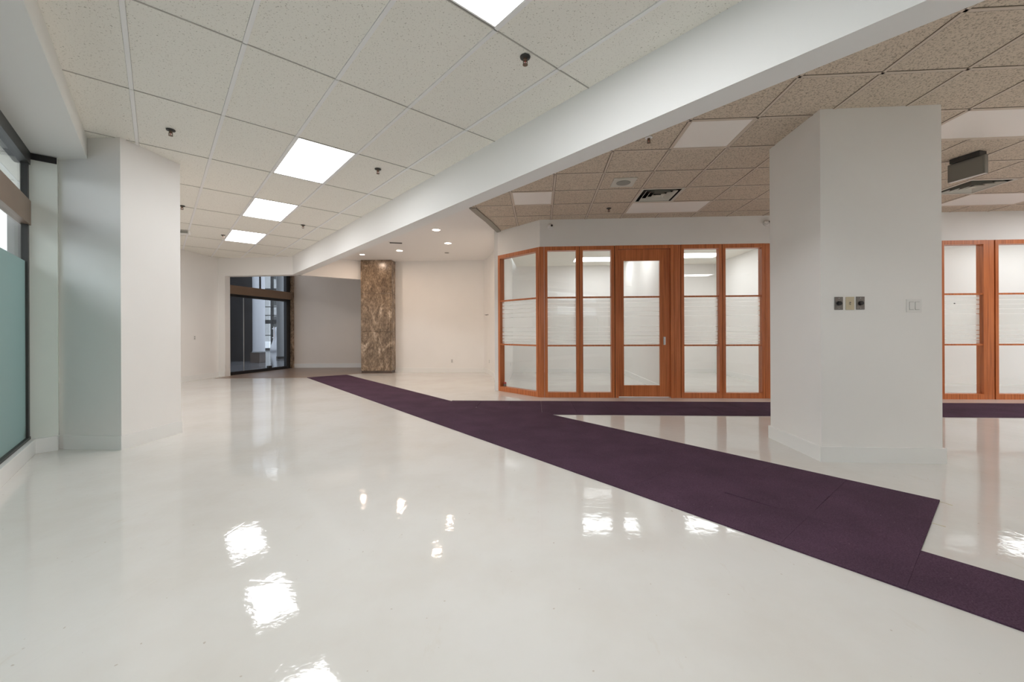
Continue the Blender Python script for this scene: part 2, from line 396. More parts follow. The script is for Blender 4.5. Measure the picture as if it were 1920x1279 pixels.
# right ceiling (2 x 2 ft tan tiles)
ARC = [(-0.677, 6.47), (-0.596, 6.80), (-0.47, 7.256), (-0.363, 7.74), (-0.27, 8.12)]
LITE_R = {(3, -1): 1, (0, 2): 1, (3, 3): 2, (7, -1): 2, (11, 3): 2}
DIFF = [(3, 2), (10, 2)]
midR = R(6, 0)
off = lambda p, d: (p[0]+d, p[1])
plR = [half(L(AB1, 0), L(AB1, 5), midR), half(off(ARC[0], 0.05), off(ARC[4], 0.05), midR), half(P(-1, 1.15), P(9, 1.15), midR), half(RW, Q, midR)]
skipR = set(DIFF) | {(11, -3), (12, -3), (12, 0), (13, 0), (14, 2), (15, 2)}
for (c, d), n in LITE_R.items():
    for i in range(n): skipR.add((c+i, d))
cellsR = [(c, d) for c in range(-2, 17) for d in range(-7, 6)]
slabR = [L(AB1-0.1, -15), L(16.7, BBACK-0.1), (12.4, 6.5), P(0.1, 0.3), (-0.2, 8.3), (-0.6, 6.6), L(AB1-0.1, 1.5)]
cr_root = ceiling('ceiling_right', 'tan speckled tile ceiling with unlit panels in front of the offices', R, cellsR, plR, 1, 1, skipR, M['tile_t'], M['tee_tan'], M['plenum'], slabR, 0.024, 0.024, 0.003)
tees(R, plR, cr_root, [('u', c, lo, hi) for c in range(-2, 17) for lo, hi in {4: [(-7, 3), (4, 6)], 8: [(-7, -1), (0, 6)], 12: [(-7, -3), (-2, 3), (4, 6)], 13: [(-7, 0), (1, 6)], 15: [(-7, 2), (3, 6)]}.get(c, [(-7, 6)])] + [('v', d, -2, 17) for d in range(-7, 6)], 0.024, M['tee_tan'])
B().prism(clip([R(-6, -16), R(17, -16), R(17, -7), R(-6, -7)], plR), ZC, ZC+0.02).obj('ceiling_field', M['tile_t'], cr_root)

# drywall ceiling over the entry side, its curved edge trim
pk = [L(AB1-0.05, 14.6)] + [L(AB1-0.05, 1.3)] + [off(p, 0.0) for p in ARC] + [(-0.3, 9.0), (-0.4, 10.15), (-0.55, 11.2), (-0.75, 11.75), (-3.4, 12.1), (-4.6, 12.1)]
struct('ceiling_entry', B().prism(pk, ZP, ZP+0.1), M['dry'], 'smooth drywall ceiling with warm recessed downlights', 'ceiling')
tr = B()
for i in range(4):
    a, b = ARC[i], ARC[i+1]
    w = 0.11
    tr.prism([a, b, (b[0]+w*(1-0.25*(i == 3)), b[1]-0.015), (a[0]+w, a[1]-0.015)], ZC-0.012, ZP+0.02)
struct('trim_1', tr, M['arc'], 'curved grey edge trim where tan tiles meet the drywall ceiling', 'trim')

# ---- beam and header
struct('ceiling_beam', B().prism([L(AB0, -14.5), L(AB1, -14.5), L(AB1, 13.95), L(AB0, BEND)], ZB, ZC+0.14), M['beam'], 'long white drywall beam crossing the ceiling diagonally', 'beam')
hd = B().prism([HDR0, HDR1, (HDR1[0]+0.03, HDR1[1]+0.22), (HDR0[0]+0.03, HDR0[1]+0.22)], ZB, ZC+0.14)
struct('wall_header', hd, M['wall'], 'white header wall above the entrance opening', 'wall')
bk = B().prism([(-5.60, 10.62), (-4.28, 11.68), (-4.36, 11.80), (-5.69, 10.76)], ZB, ZP+0.08)
struct('wall_bulkhead', bk, M['dry'], 'warm-lit white bulkhead between beam end and stone column', 'wall')

# ---- walls on the entry side
def wall_path(name, pts, t, z0, z1, mat, label):
    b = B()
    for p, q in zip(pts, pts[1:]): b.seg(p, q, t, z0, z1)
    return struct(name, b, mat, label)
struct('wall_left', B().prism([(-8.10, 6.9), (-7.90, 6.9), (-7.84, 10.80), (-8.06, 10.95)], 0, ZC+0.14).prism([(-7.86, 10.80), (-7.645, 10.775), (-7.63, 10.95), (-7.86, 10.98)], 0, ZB+0.05), M['wall'], 'white wall ending in a short pier beside the entrance', 'wall')
wall_path('wall_recess', [L(0.0, 4.8), L(-1.25, 6.2), (-8.0, 7.6)], -0.12, 0, ZC+0.14, M['wall'], 'white wall behind the column by the green glass')
struct('wall_vestibule', B().prism([(-7.30, 13.36), (-3.3, 13.36), (-3.3, 13.56), (-7.30, 13.56)], 0, ZC+0.3), M['tinted'], 'plain greige wall inside the entrance recess with warm light in its colour', 'wall')
struct('ceiling_vestibule', B().prism([(-7.9, 10.7), (-5.6, 10.5), (-4.2, 11.6), (-3.3, 11.9), (-3.3, 13.5), (-7.3, 13.5)], ZC-0.02+0.2, ZC+0.28), M['wall'], 'white ceiling of the entrance recess', 'ceiling')
BW = [(-3.42, 11.80), (-0.80, 11.57), (-0.68, 11.28), (-0.58, 10.9), (-0.44, 10.15), (-0.37, 9.2), (-0.335, 8.08)]
wall_path('wall_back', BW, 0.10, 0, ZP+0.08, M['wall'], 'plain white wall with a curved end beside the stone column')
struct('wall_niche', B().prism([(-3.42, 11.80), (-3.30, 11.80), (-3.30, 13.5), (-3.42, 13.5)], 0, ZP+0.08), M['wall'], 'white return wall behind the stone column', 'wall')
bb = B()
for p, q in zip(BW, BW[1:]): bb.seg(p, q, -0.014, 0, 0.13)
struct('baseboard_back', bb, M['base'], 'low white baseboard under the warm-lit white wall', 'baseboard')
struct('baseboard_left', B().seg((-7.90, 6.9), (-7.84, 10.80), -0.016, 0, 0.13).seg((-7.86, 10.80), (-7.645, 10.775), -0.016, 0, 0.13), M['base'], 'white baseboard along the wall beside the entrance', 'baseboard')
struct('baseboard_vestibule', B().box(-7.28, -3.5, 13.342, 13.36, 0.003, 0.14), M['base'], 'white baseboard under the greige recess wall', 'baseboard')

# ---- partition bulkhead, offices behind
PA, PB = (-0.275, 8.03), (0.5, 7.19)           # chamfered bay
E1 = sP(1920) + 1.9
struct('wall_partition', B().prism([PA, PB, P(0.06, 0.13), (-0.18, 8.12)], 2.68, ZC+0.14).fbox(P, 0.0, 11.6, 0.0, 0.13, 2.68, ZC+0.14), M['wall'], 'white bulkhead wall above the wood and glass partition', 'wall')
struct('wall_post', B().prism([(-0.345, 8.06), (-0.275, 8.03), (-0.18, 8.12), (-0.22, 8.22), (-0.335, 8.2)], 0, ZP+0.05), M['wall'], 'narrow white wall end beside the angled glass bay', 'wall')
ZR = 3.03                                      # office ceilings
RB = lambda s: P(s, 4.35)                      # office rear wall
struct('wall_office_rear', B().fbox(P, -0.75, 11.7, 4.35, 4.47, 0, ZC+0.14), M['wall'], 'white rear wall inside the glazed offices', 'wall')
struct('wall_office_side', B().prism([(-0.215, 8.2), (-0.15, 8.12), (0.03, 11.7), (-0.05, 11.7)], 0, ZC+0.14), M['wall'], 'white side wall of the angled office', 'wall')
S2 = sP(1270)
struct('wall_office_divider', B().fbox(P, S2-0.05, S2+0.05, 0.10, 4.36, 0, ZC+0.14), M['wall'], 'white dividing wall behind the wood door post', 'wall')
S3 = sP(1560)
struct('wall_office_divider_2', B().fbox(P, S3-0.05, S3+0.05, 0.10, 4.36, 0, ZC+0.14), M['wall'], 'white dividing wall hidden behind the plain white column', 'wall')
struct('wall_office_angled', B().prism([P(6.6, 2.35), P(11.6, 1.75), P(11.6, 1.87), P(6.6, 2.47)], 0, ZC+0.14), M['wall'], 'white angled wall inside the end office', 'wall')
struct('ceiling_office', B().prism([(-0.2, 8.15), P(0.02, 0.12), P(11.6, 0.12), P(11.6, 4.4), P(-0.6, 4.4)], ZR, ZC+0.14), M['tile_w'], 'white ceiling inside the glazed offices', 'ceiling')
struct('baseboard_office', B().fbox(P, -0.5, 11.7, 4.335, 4.352, 0, 0.12).fbox(P, S2-0.064, S2-0.05, 0.14, 4.34, 0, 0.12).fbox(P, S3-0.064, S3-0.05, 0.14, 4.34, 0, 0.12), M['base'], 'white baseboard inside the glazed offices', 'baseboard')
# ---- enclosing walls outside the view
struct('wall_right', B().prism([RW, Q, (Q[0]+0.15, Q[1]), (RW[0]+0.15, RW[1])], 0, ZC+0.14), M['wall'], 'white end wall past the offices', 'wall')
struct('wall_rear', B().prism([L(AG-0.2, BBACK), L(16.7, BBACK), L(16.7, BBACK-0.2), L(AG-0.2, BBACK-0.2)], 0, ZC+0.14), M['wall'], 'white wall behind the viewer', 'wall')

# ---- left storefront: kerb, soffit, panel, glazing
struct('baseboard_kerb', B().prism([L(AG-0.12, BBACK), L(-1.225, BBACK), L(-1.225, 4.52), L(-0.99, 4.58), L(-0.99, 4.8), L(AG-0.12, 4.8)], 0, 0.145), M['base'], 'low white kerb under the green frosted glass', 'baseboard', 0.004)
struct('ceiling_soffit', B().prism([L(AG-0.25, BBACK), L(-0.62, BBACK), L(-0.62, 4.6), L(AG-0.25, 4.9)], 2.95, ZC+0.14), M['soffit'], 'pale grey soffit running above the green frosted glass', 'soffit')
pt = struct('wall_panel', B().prism([L(AG-0.05, 4.61), L(-0.99, 4.62), L(-0.99, 4.8), L(AG-0.05, 4.8)], 0.145, 2.96), M['panel'], 'pale glossy return panel between green glass and column', 'wall')
B().prism([L(AG, 4.585), L(-0.995, 4.595), L(-0.995, 4.62), L(AG, 4.62)], 2.885, 2.945).obj('angle_bracket', M['black'], pt)
w1 = thing('window_1', 'tall storefront glazing with green frosted lower film and bronze transom', 'window', kind='structure')
GF = lambda a, b: L(AG+a, b)
def gbar(name, z0, z1, mat, a0=-0.10, a1=0.0, b0=BBACK, b1=4.6): B().prism([GF(a0, b0), GF(a1, b0), GF(a1, b1), GF(a0, b1)], z0, z1).obj(name, mat, w1)
gbar('sill_rail', 0.145, 0.17, M['darkmetal'])
gbar('head_rail', 2.83, 2.95, M['darkmetal'], -0.16, 0.01)
gbar('transom', 2.237, 2.474, M['bronze'], -0.11, 0.012)
gbar('corner_stile', 0.17, 2.83, M['darkmetal'], -0.09, -0.01, 4.52, 4.62)
for b in (-2.6, -9.0): gbar('glass_joint', 0.17, 2.83, M['darkmetal'], -0.05, -0.035, b-0.015, b+0.015)
for b0, b1 in ((-2.6, 4.55), (-9.0, -2.6), (BBACK, -9.0)):
    lo = B().prism([GF(-0.06, b0), GF(-0.045, b0), GF(-0.045, b1), GF(-0.06, b1)], 0.165, 2.24).obj('pane', M['glass'], w1)
    B().prism([GF(-0.043, b0), GF(-0.040, b0), GF(-0.040, b1), GF(-0.043, b1)], 0.165, 1.88).obj('film', M['green'], lo)['label'] = 'green frosted film'
    B().prism([GF(-0.06, b0), GF(-0.045, b0), GF(-0.045, b1), GF(-0.06, b1)], 2.47, 2.84).obj('pane', M['glass'], w1)

# ---- walkway outside the storefront
ow = struct('wall_walkway', B().prism([L(-7.4, -16), L(-7.1, -16), L(-7.1, 8.5), L(-7.4, 8.5)], 0, 3.25), M['fascia'], 'grey wall across the walkway outside the storefront', 'wall')
B().prism([L(-7.1, -16), L(-7.06, -16), L(-7.06, 8.5), L(-7.1, 8.5)], 0.0, 2.30).obj('wall_cladding', M['mallwhite'], ow)
B().prism([L(-7.1, -16), L(-7.04, -16), L(-7.04, 8.5), L(-7.1, 8.5)], 2.62, 2.66).obj('strip_light', M['strip'], ow)

# ---- entrance storefront
GA, GB = (-7.77, 10.97), (-7.27, 13.34)
gl = math.hypot(GB[0]-GA[0], GB[1]-GA[1]); gth = math.atan2(GB[1]-GA[1], GB[0]-GA[0])
G = lambda s, t=0.0: fr(GA, gth, s, t)         # s along the glass, t to the corridor side
d1 = thing('door_1', 'black framed frameless-glass entrance with bronze header band', 'door', kind='structure')
def gb(name, s0, s1, t0, t1, z0, z1, mat, par=d1): return B().fbox(G, s0, s1, t0, t1, z0, z1).obj(name, mat, par)
gb('bottom_rail', 0, gl-0.10, -0.04, 0.06, 0.003, 0.085, M['black'])
gb('header_band', -0.05, gl-0.02, -0.10, 0.10, 2.237, 2.474, M['bronze'])
gb('header_channel', 0, gl-0.10, -0.05, 0.05, 2.165, 2.237, M['black'])
gb('stile', 0.0, 0.12, -0.03, 0.05, 2.474, 3.15, M['black'])
gb('stile', gl-0.28, gl-0.12, -0.05, 0.05, 0.0, 3.15, M['black'])
gb('glazing_bar', 1.14, 1.17, -0.02, 0.02, 2.474, 3.15, M['black'])
for s0, s1 in ((0.02, 0.56), (0.58, 1.50), (1.515, gl-0.26)): gb('pane', s0, s1, -0.006, 0.006, 0.085, 2.17, M['glass_dark'])
for s0, s1 in ((0.1, 1.14), (1.17, gl-0.26)): gb('pane', s0, s1, -0.006, 0.006, 2.474, 3.15, M['glass_dark'])
gb('glass_edge', 0.56, 0.58, -0.008, 0.008, 0.085, 2.17, M['mallgrey'])
gb('patch_fitting', 1.42, 1.56, -0.03, 0.03, 0.085, 0.15, M['darkmetal'])
h = gb('pull_handle', 1.60, 1.62, -0.07, -0.05, 0.95, 1.35, M['chrome'])
gb('handle_post', 1.603, 1.617, -0.05, 0.0, 1.0, 1.02, M['chrome'], h); gb('handle_post', 1.603, 1.617, -0.05, 0.0, 1.28, 1.30, M['chrome'], h)
struct('wall_jamb', B().fbox(G, gl-0.12, gl-0.005, -0.10, 0.12, 0.0, ZC+0.18), M['stone'], 'brown stone jamb between entrance glass and greige recess wall', 'wall')
# corridor behind it
struct('wall_corridor', B().prism([(-13.6, 16.4), (-10.50, 16.4), (-10.50, 16.9), (-13.6, 16.9)], 0, 6.0).prism([(-13.6, 10.9), (-13.4, 10.9), (-13.4, 16.6), (-13.6, 16.6)], 0, 6), M['granite'], 'dark granite wall in the corridor behind the entrance glass', 'wall')
c1 = thing('corridor_column', 'white round corridor column on brown plinth behind entrance glass', 'column', (-9.86, 15.75, 0))
B().lathe([(0.21, 0.42), (0.21, 6.0)], 28).obj('shaft', M['mallwhite'], c1, smooth=False)
B().lathe([(0.235, 0.40), (0.235, 0.44)], 28).obj('collar', M['mallgrey'], c1)
B().box(-0.22, 0.14, -0.2, 0.2, 0.002, 0.40).obj('plinth', M['plinth'], c1, bevel=0.01)
c2 = thing('corridor_column', 'grey round corridor column beside the bright corridor window', 'column', (-10.32, 18.2, 0))
B().lathe([(0.24, 0.1), (0.24, 6.0)], 28).obj('shaft', M['mallgrey'], c2)
B().lathe([(0.26, 0.002), (0.26, 0.10)], 28).obj('base', M['darkmetal'], c2)
w9 = thing('window_2', 'tall gridded daylight window at the end of the corridor', 'window', kind='structure')
for x in (-20.6, -19.0, -17.4, -16.0, -15.35, -14.0, -12.6): B().box(x-0.05, x+0.05, 26.9, 27.1, 0.0, 6).obj('mullion', M['darkmetal'], w9)
for z0, z1 in ((0.0, 0.12), (0.95, 1.0), (1.75, 2.0), (2.28, 2.33), (2.85, 2.9), (4.0, 4.1), (5.9, 6.0)): B().box(-21, -12, 26.92, 27.08, z0, z1).obj('rail', M['darkmetal'], w9)
B().box(-21, -12, 26.99, 27.0, 0.0, 6.0).obj('pane', M['glass'], w9)
sct = B().lathe([(0.34, 0.0), (0.32, 0.25), (0.2, 0.6), (0.10, 0.95), (0.15, 1.2), (0.08, 1.45), (0.02, 1.5)], 14).obj('draped_display', M['mallwhite'], None, smooth=True)
sct.location = (-14.35, 24.6, 0.002); tag(sct, 'white draped shape standing before the corridor window', 'display')
fb = thing('wall_facade', 'pale building facade seen through the corridor window', 'building', (0, 0, 0), kind='structure')
B().box(-45, -18, 52, 54, 0, 16).obj('facade', M['facade'], fb)
for i in range(12):
    for k in range(4): B().box(-44+i*2.2, -42.8+i*2.2, 51.9, 52.02, 1.2+k*3.4, 3.2+k*3.4).obj('window', M['darkmetal'], fb)

# ================================================================== COLUMNS
colL = thing('window_column', 'white square column beside the green frosted storefront glass', 'column', (-3.95, 4.085, 0), THR)
B().box(-0.75, 0, 0, 0.68, 0, ZC+0.02).obj('shaft', M['wall'], colL)
B().box(-0.62, 0.014, -0.014, 0, 0, 0.14).box(0, 0.014, 0, 0.68, 0, 0.14).obj('baseboard', M['base'], colL)
colR = thing('plain_column', 'broad white column carrying four wall plates', 'column', (2.77, 3.626, 0), THR)
B().box(0, 1.015, 0, 0.80, 0, ZC+0.02).obj('shaft', M['wall'], colR)
B().box(-0.016, 1.035, -0.016, 0, 0, 0.135).box(-0.016, 0, 0, 0.80, 0, 0.135).box(1.015, 1.035, 0, 0.80, 0, 0.135).box(-0.016, 1.035, 0.80, 0.816, 0, 0.135).obj('baseboard', M['base'], colR)
st = thing('stone_column', 'brown travertine clad column near the entrance', 'column', (-4.285, 11.47, 0), -0.02)
SZ = [0.07, 1.185, 2.26, ZP]
B().box(0.01, 0.87, 0.01, 0.4, 0.0, 0.07).obj('base', M['plinth'], st)
B().box(0.02, 0.86, 0.02, 0.42, 0.07, ZP-0.002).obj('core', M['plinth'], st)
for i in range(3):
    B().box(0, 0.845, 0, 0.03, SZ[i]+0.003, SZ[i+1]-0.003).obj('stone_panel', M['stone'], st, bevel=0.003)
    B().box(0.85, 0.88, 0.005, 0.36, SZ[i]+0.003, SZ[i+1]-0.003).obj('stone_panel', M['stone'], st, bevel=0.003)
    B().box(-0.005, 0.0, 0.02, 0.36, SZ[i]+0.003, SZ[i+1]-0.003).obj('stone_panel', M['stone'], st)

# ================================================================== PARTITION
Z0, ZT, ZU, ZM, ZG, ZQ = 0.0, 2.68, 2.61, 1.775, 0.92, 0.09
GAPS = [0.025, 0.10, 0.19, 0.285, 0.385, 0.62, 0.725, 0.81, 0.885, 0.945, 0.98]
def strips(pane, f, s0, s1, t):
    edges = [0.0] + GAPS + [1.0]; Hh = ZM - ZG - 0.03
    for e0, e1 in zip(edges, edges[1:]):
        za, zb = ZM-0.015-e1*Hh+0.004, ZM-0.015-e0*Hh-0.004
        if zb-za > 0.004: B().fbox(f, s0, s1, t, t+0.001, za, zb).obj('film_strip', M['frost'], pane)
def glazed(name, f, s0, s1, st, label):
    w = thing(name, label, 'window', kind='structure')
    D = 0.115
    b = B().fbox(f, s0, s0+st, 0, D, Z0, ZT).fbox(f, s1-st, s1, 0, D, Z0, ZT).fbox(f, s0+st, s1-st, 0, D, ZU, ZT).fbox(f, s0+st, s1-st, 0, D, Z0, ZQ)
    b.obj('frame', M['wood'], w)
    B().fbox(f, s1-0.002, s1+0.012, 0.014, 0.10, Z0, ZT).obj('joint', M['wood_dark'], w)
    for z in (ZM, ZG): B().fbox(f, s0+st-0.002, s1-st+0.002, 0.012, 0.05, z-0.014, z+0.014).obj('muntin', M['wood'], w)
    for z0, z1 in ((ZQ, ZG), (ZG, ZM), (ZM, ZU)):
        p = B().fbox(f, s0+st, s1-st, 0.056, 0.062, z0, z1).obj('pane', M['glass'], w)
        if z0 == ZG: strips(p, f, s0+st+0.002, s1-st-0.002, 0.063)
    return w
cang = math.atan2(PB[1]-PA[1], PB[0]-PA[0]); clen = math.hypot(PB[0]-PA[0], PB[1]-PA[1])
PC = lambda s, t=0.0: fr(PA, cang, s, t)
glazed('window_3', PC, 0.0, clen-0.045, 0.055, 'angled wood framed glass bay beside the white wall end')
def post(name, s0, s1, label, t0=0.008):
    o = B().fbox(P, s0, s1, t0, 0.12, 0, ZT).obj(name, M['wood'], None, bevel=0.003); return tag(o, label, 'post', kind='structure')
tag(B().prism([PC(clen-0.036, 0.0), P(-0.012, 0.006), P(sP(1021)-0.005, 0.004), P(sP(1021)-0.002, 0.12), PC(clen-0.036, 0.12)], 0, ZT).obj('trim_post', M['wood'], None), 'wood corner post where the angled bay meets the straight partition', 'post', kind='structure')
sx = [sP(v) for v in (1021, 1087, 1153, 1264, 1277.5, 1355, 1434.5)]
glazed('window_4', P, sx[0], sx[1]-0.004, 0.055, 'wood framed glass bay next to the corner post')
glazed('window_5', P, sx[1]+0.004, sx[2]-0.006, 0.055, 'wood framed glass bay on the hinge side of the office door')
post('trim_post', sx[3]+0.004, sx[4]-0.006, 'wide wood post beside the office door handle')
glazed('window_6', P, sx[4], sx[5]-0.004, 0.05, 'wood framed glass bay just past the door handle post')
glazed('window_7', P, sx[5]+0.004, sx[6], 0.05, 'wood framed glass bay whose edge touches the plain white column')
post('trim_post', sx[6]+0.008, sx[6]+0.13, 'wood post partly hidden by the plain white column')
hs0, hs1 = sx[6]+0.138, sP(1752)
for i in range(4):
    q = (hs1-hs0)/4; glazed('window_%d' % (8+i), P, hs0+i*q, hs0+(i+1)*q-0.006, 0.05, ['first', 'second', 'third', 'fourth'][i] + ' wood framed bay behind the plain white column')
post('trim_post', hs1, sP(1763), 'wood post emerging from behind the plain white column')
w12 = glazed('window_12', P, sP(1764.5), sP(1851), 0.055, 'wood framed glass bay with a small dark spot past the white column')
post('trim_post', sP(1852), sP(1865.5), 'wide wood post between the last two glass bays')
glazed('window_13', P, sP(1867), sP(1867)+0.80, 0.05, 'wood framed glass bay cut by the photo edge')
for i in range(4): glazed('window_%d' % (14+i), P, sP(1867)+0.808*(i+1), sP(1867)+0.808*(i+1)+0.80, 0.05, ['first', 'second', 'third', 'fourth'][i] + ' wood framed glass bay beyond the photo edge')

# office door
D0, D1 = sx[2]+0.006, sx[3]-0.002
dr = thing('door_2', 'wooden office door with three glass panes and chrome pull', 'door', kind='structure')
cw = 0.055
B().fbox(P, D0, D0+cw, -0.004, 0.12, 0, ZT).fbox(P, D1-cw, D1, -0.004, 0.12, 0, ZT).fbox(P, D0+cw, D1-cw, -0.004, 0.12, ZT-0.062, ZT).obj('casing', M['wood'], dr)
l0, l1, t0, t1 = D0+cw+0.003, D1-cw-0.003, 0.035, 0.08
gl0, gl1, gz0, gz1 = sP(1170.5), sP(1238.5), 0.215, 2.415
lf = B().fbox(P, l0, gl0, t0, t1, 0.018, ZT-0.066).fbox(P, gl1, l1, t0, t1, 0.018, ZT-0.066).fbox(P, gl0, gl1, t0, t1, 0.018, gz0).fbox(P, gl0, gl1, t0, t1, gz1, ZT-0.066).obj('leaf', M['wood'], dr)
for z in (ZM, ZG): B().fbox(P, gl0-0.002, gl1+0.002, t0-0.004, t0+0.02, z-0.014, z+0.014).obj('muntin', M['wood'], lf)
for z0, z1 in ((gz0, ZG), (ZG, ZM), (ZM, gz1)):
    p = B().fbox(P, gl0, gl1, 0.058, 0.064, z0, z1).obj('pane', M['glass'], lf)
    if z0 == ZG:
        edges = [0.0]+GAPS+[1.0]; Hh = ZM-ZG-0.03
        for e0, e1 in zip(edges, edges[1:]):
            za, zb = ZM-0.015-e1*Hh+0.004, ZM-0.015-e0*Hh-0.004
            if zb-za > 0.004: B().fbox(P, gl0+0.002, gl1-0.002, 0.065, 0.066, za, zb).obj('film_strip', M['frost'], lf)
hx = sP(1247)
hd_ = B().fbox(P, hx-0.02, hx+0.02, t0-0.003, t0, 0.93, 1.07).obj('pull_plate', M['chrome'], dr)
B().fbox(P, hx-0.012, hx-0.004, t0-0.018, t0-0.003, 0.94, 1.06).obj('pull', M['chrome'], dr)['label'] = 'chrome flush pull'
B().fbox(P, D0+cw, D1-cw, 0.03, 0.085, 0.0, 0.008).obj('threshold', M['chrome'], dr)

# ================================================================== CARPET
CB = (1.979, 1.567); CTH = 0.6875              # carpet frame: n to the side, d away
def C(n, d): return fr(CB, CTH, n, d)
cp = thing('carpet_runner', 'dark purple carpet tile runner crossing the white floor', 'carpet', (0, 0, 0))
full = B().box(-0.2495, 0.2495, -0.2495, 0.2495, 0, 0.008).mesh('carpet_tile', M['carpet'])
nt_ = 0
def ctile(n, d, lift=0.0):
    c = C(n, d); o = inst('carpet_tile', full, cp, (c[0], c[1], 0.0), CTH + random.uniform(-0.002, 0.002)); return o
bandTop = half(P(-5, -0.40), P(9, -0.40), (0, 0)); bandBot = half(P(-5, -1.48), P(9, -1.48), (0, 20))
for k in range(-9, 24):
    d = 0.33 + 0.25 + k*0.5
    if d - 0.25 > 11.5: continue
    near = d < 0.33
    for j in range(3):
        n = 0.26 + j*0.5
        if near and j > 0: continue
        if j == 2 and d > 4.9: continue
        if j == 2 and d > 3.9:
            cl = clip([C(n-0.2495, d-0.2495), C(n+0.2495, d-0.2495), C(n+0.2495, d+0.2495), C(n-0.2495, d+0.2495)], [bandTop])
        elif d + 0.25 > 11.5:
            cl = [C(n-0.2495, d-0.2495), C(n+0.2495, d-0.2495), C(n+0.2495, 11.5), C(n-0.2495, 11.5)]
        else:
            o = ctile(n, d)
            if k == 1 and j == 1:
                o.rotation_euler = (0.012, -0.010, CTH); o.location.z = 0.004
            continue
        if cl: B().prism(cl, 0, 0.008).obj('carpet_tile', M['carpet'], cp)
edge = half(C(1.5102, 0), C(1.5102, 5), (9, 5))    # cross band starts at the runner's edge
edge2 = half(C(1.012, 4), C(1.012, 9), (9, 5))
for i in range(-6, 22):
    for j in range(2):
        s0, s1 = i*0.5+0.0015, i*0.5+0.4985; u0 = -1.48+j*0.54+0.0015; u1 = u0+0.537
        q = [P(s0, u0), P(s1, u0), P(s1, u1), P(s0, u1)]
        a = clip(q, [edge]) ; 
        if a: B().prism(a, 0, 0.008).obj('carpet_tile', M['carpet'], cp)
        b = clip(clip(q, [half(C(1.5098, 0), C(1.5098, 5), (-9, 0)), edge2, half(C(0, 4.83), C(1, 4.83), C(0, 20))]) or [(0, 0)], []) if clip(q, [half(C(1.5098, 0), C(1.5098, 5), (-9, 0)), edge2, half(C(0, 4.83), C(1, 4.83), C(0, 20))]) else []
        if b: B().prism(b, 0, 0.008).obj('carpet_tile', M['carpet'], cp)

# ================================================================== CEILING FIXTURES
def panel(frame, th, u, v, du, dv, lens, label, z=ZC, group=None, name='ceiling_light', fm='tee', edge=0.012):
    c = frame(u+du/2, v+dv/2); w, d = du*T/2-0.012, dv*T/2-0.012
    t = thing(name, label, 'ceiling light', (c[0], c[1], z), th, group)
    B().box(-w, w, -d, -d+edge, 0, 0.02).box(-w, w, d-edge, d, 0, 0.02).box(-w, -w+edge, -d+edge, d-edge, 0, 0.02).box(w-edge, w, -d+edge, d-edge, 0, 0.02).obj('frame', M[fm], t)
    B().box(-w+edge, w-edge, -d+edge, d-edge, 0.005, 0.012).obj('lens', M[lens], t)
    B().box(-w+0.002, w-0.002, -d+0.002, d-0.002, 0.02, 0.09).obj('housing', M['tee'], t)
    return t
GL = 'lit panels in the white tile ceiling'
panel(L, THL, 2, -4, 1, 2, 'lens_on', 'lit ceiling panel cut off by the top of the photo', group=GL)
panel(L, THL, 2, 2, 1, 2, 'lens_on', 'largest whole lit panel in the white tile ceiling', group=GL)
panel(L, THL, 2, 6, 1, 2, 'lens_on', 'middle-sized lit panel, second in the row towards the entrance', group=GL)
panel(L, THL, 2, 10, 1, 2, 'lens_on', 'smallest lit panel, last in the row towards the entrance', group=GL)
panel(L, THL, 2, -10, 1, 2, 'lens_on', 'added lit ceiling panel behind the viewer', group=GL)  # unseen panel, added to light the near side of the room
panel(L, THL, 0, -4, 1, 2, 'lens_on', 'added fill panel behind the viewer close to the storefront', group=GL)  # unseen fill panel, added to brighten the column by the storefront
GRP = 'unlit panels in the tan tile ceiling'
panel(R, THR, 3, -1, 1, 1, 'lens_off', 'unlit square panel touching the beam in the tan ceiling', group=GRP, fm='tee_tan')
panel(R, THR, 0, 2, 1, 1, 'lens_off', 'unlit small panel near the curved edge of the tan ceiling', group=GRP, fm='tee_tan')
panel(R, THR, 3, 3, 2, 1, 'lens_off', 'unlit long panel in front of the air diffuser above the office door', group=GRP, fm='tee_tan')
panel(R, THR, 7, -1, 2, 1, 'lens_off', 'unlit long panel above the grey sign box past the column', group=GRP, fm='tee_tan')
panel(R, THR, 11, 3, 2, 1, 'lens_off', 'unlit long panel close to the partition past the column', group=GRP, fm='tee_tan')
# office panels
def rp(s, t, label):
    c = P(s, t); tt = thing('office_light', label, 'ceiling light', (c[0], c[1], ZR-0.012), THP, 'lit panels inside the offices')
    B().box(-0.62, 0.62, -0.32, 0.32, 0, 0.012).obj('frame', M['tee'], tt); B().box(-0.60, 0.60, -0.30, 0.30, -0.003, 0.0).obj('lens', M['lens_room'], tt)
rp(1.55, 3.30, 'lit office panel seen through the two bays before the wooden door')
rp(1.50, 1.65, 'lit office panel just inside the wooden door')
rp(3.80, 2.95, 'lit office panel seen through the bay past the door handle post')
rp(3.75, 1.75, 'lit office panel close to the bays past the door handle post')
rp(6.3, 1.1, 'lit office panel behind the bays past the white column')
rp(9.6, 1.0, 'lit office panel behind the bays beyond the photo edge')
for i, (u, v) in enumerate(((9, -8), (11, -3), (12, 0), (14, 2))):  # added fill panels out of view, brightening the tan ceiling side
    panel(R, THR, u, v, 2, 1, 'lens_on', 'added fill panel outside the view, number %s along the beam' % ('one', 'two', 'three', 'four', 'five')[i], z=ZC-(0.025 if i < 1 else 0), fm='tee_tan')

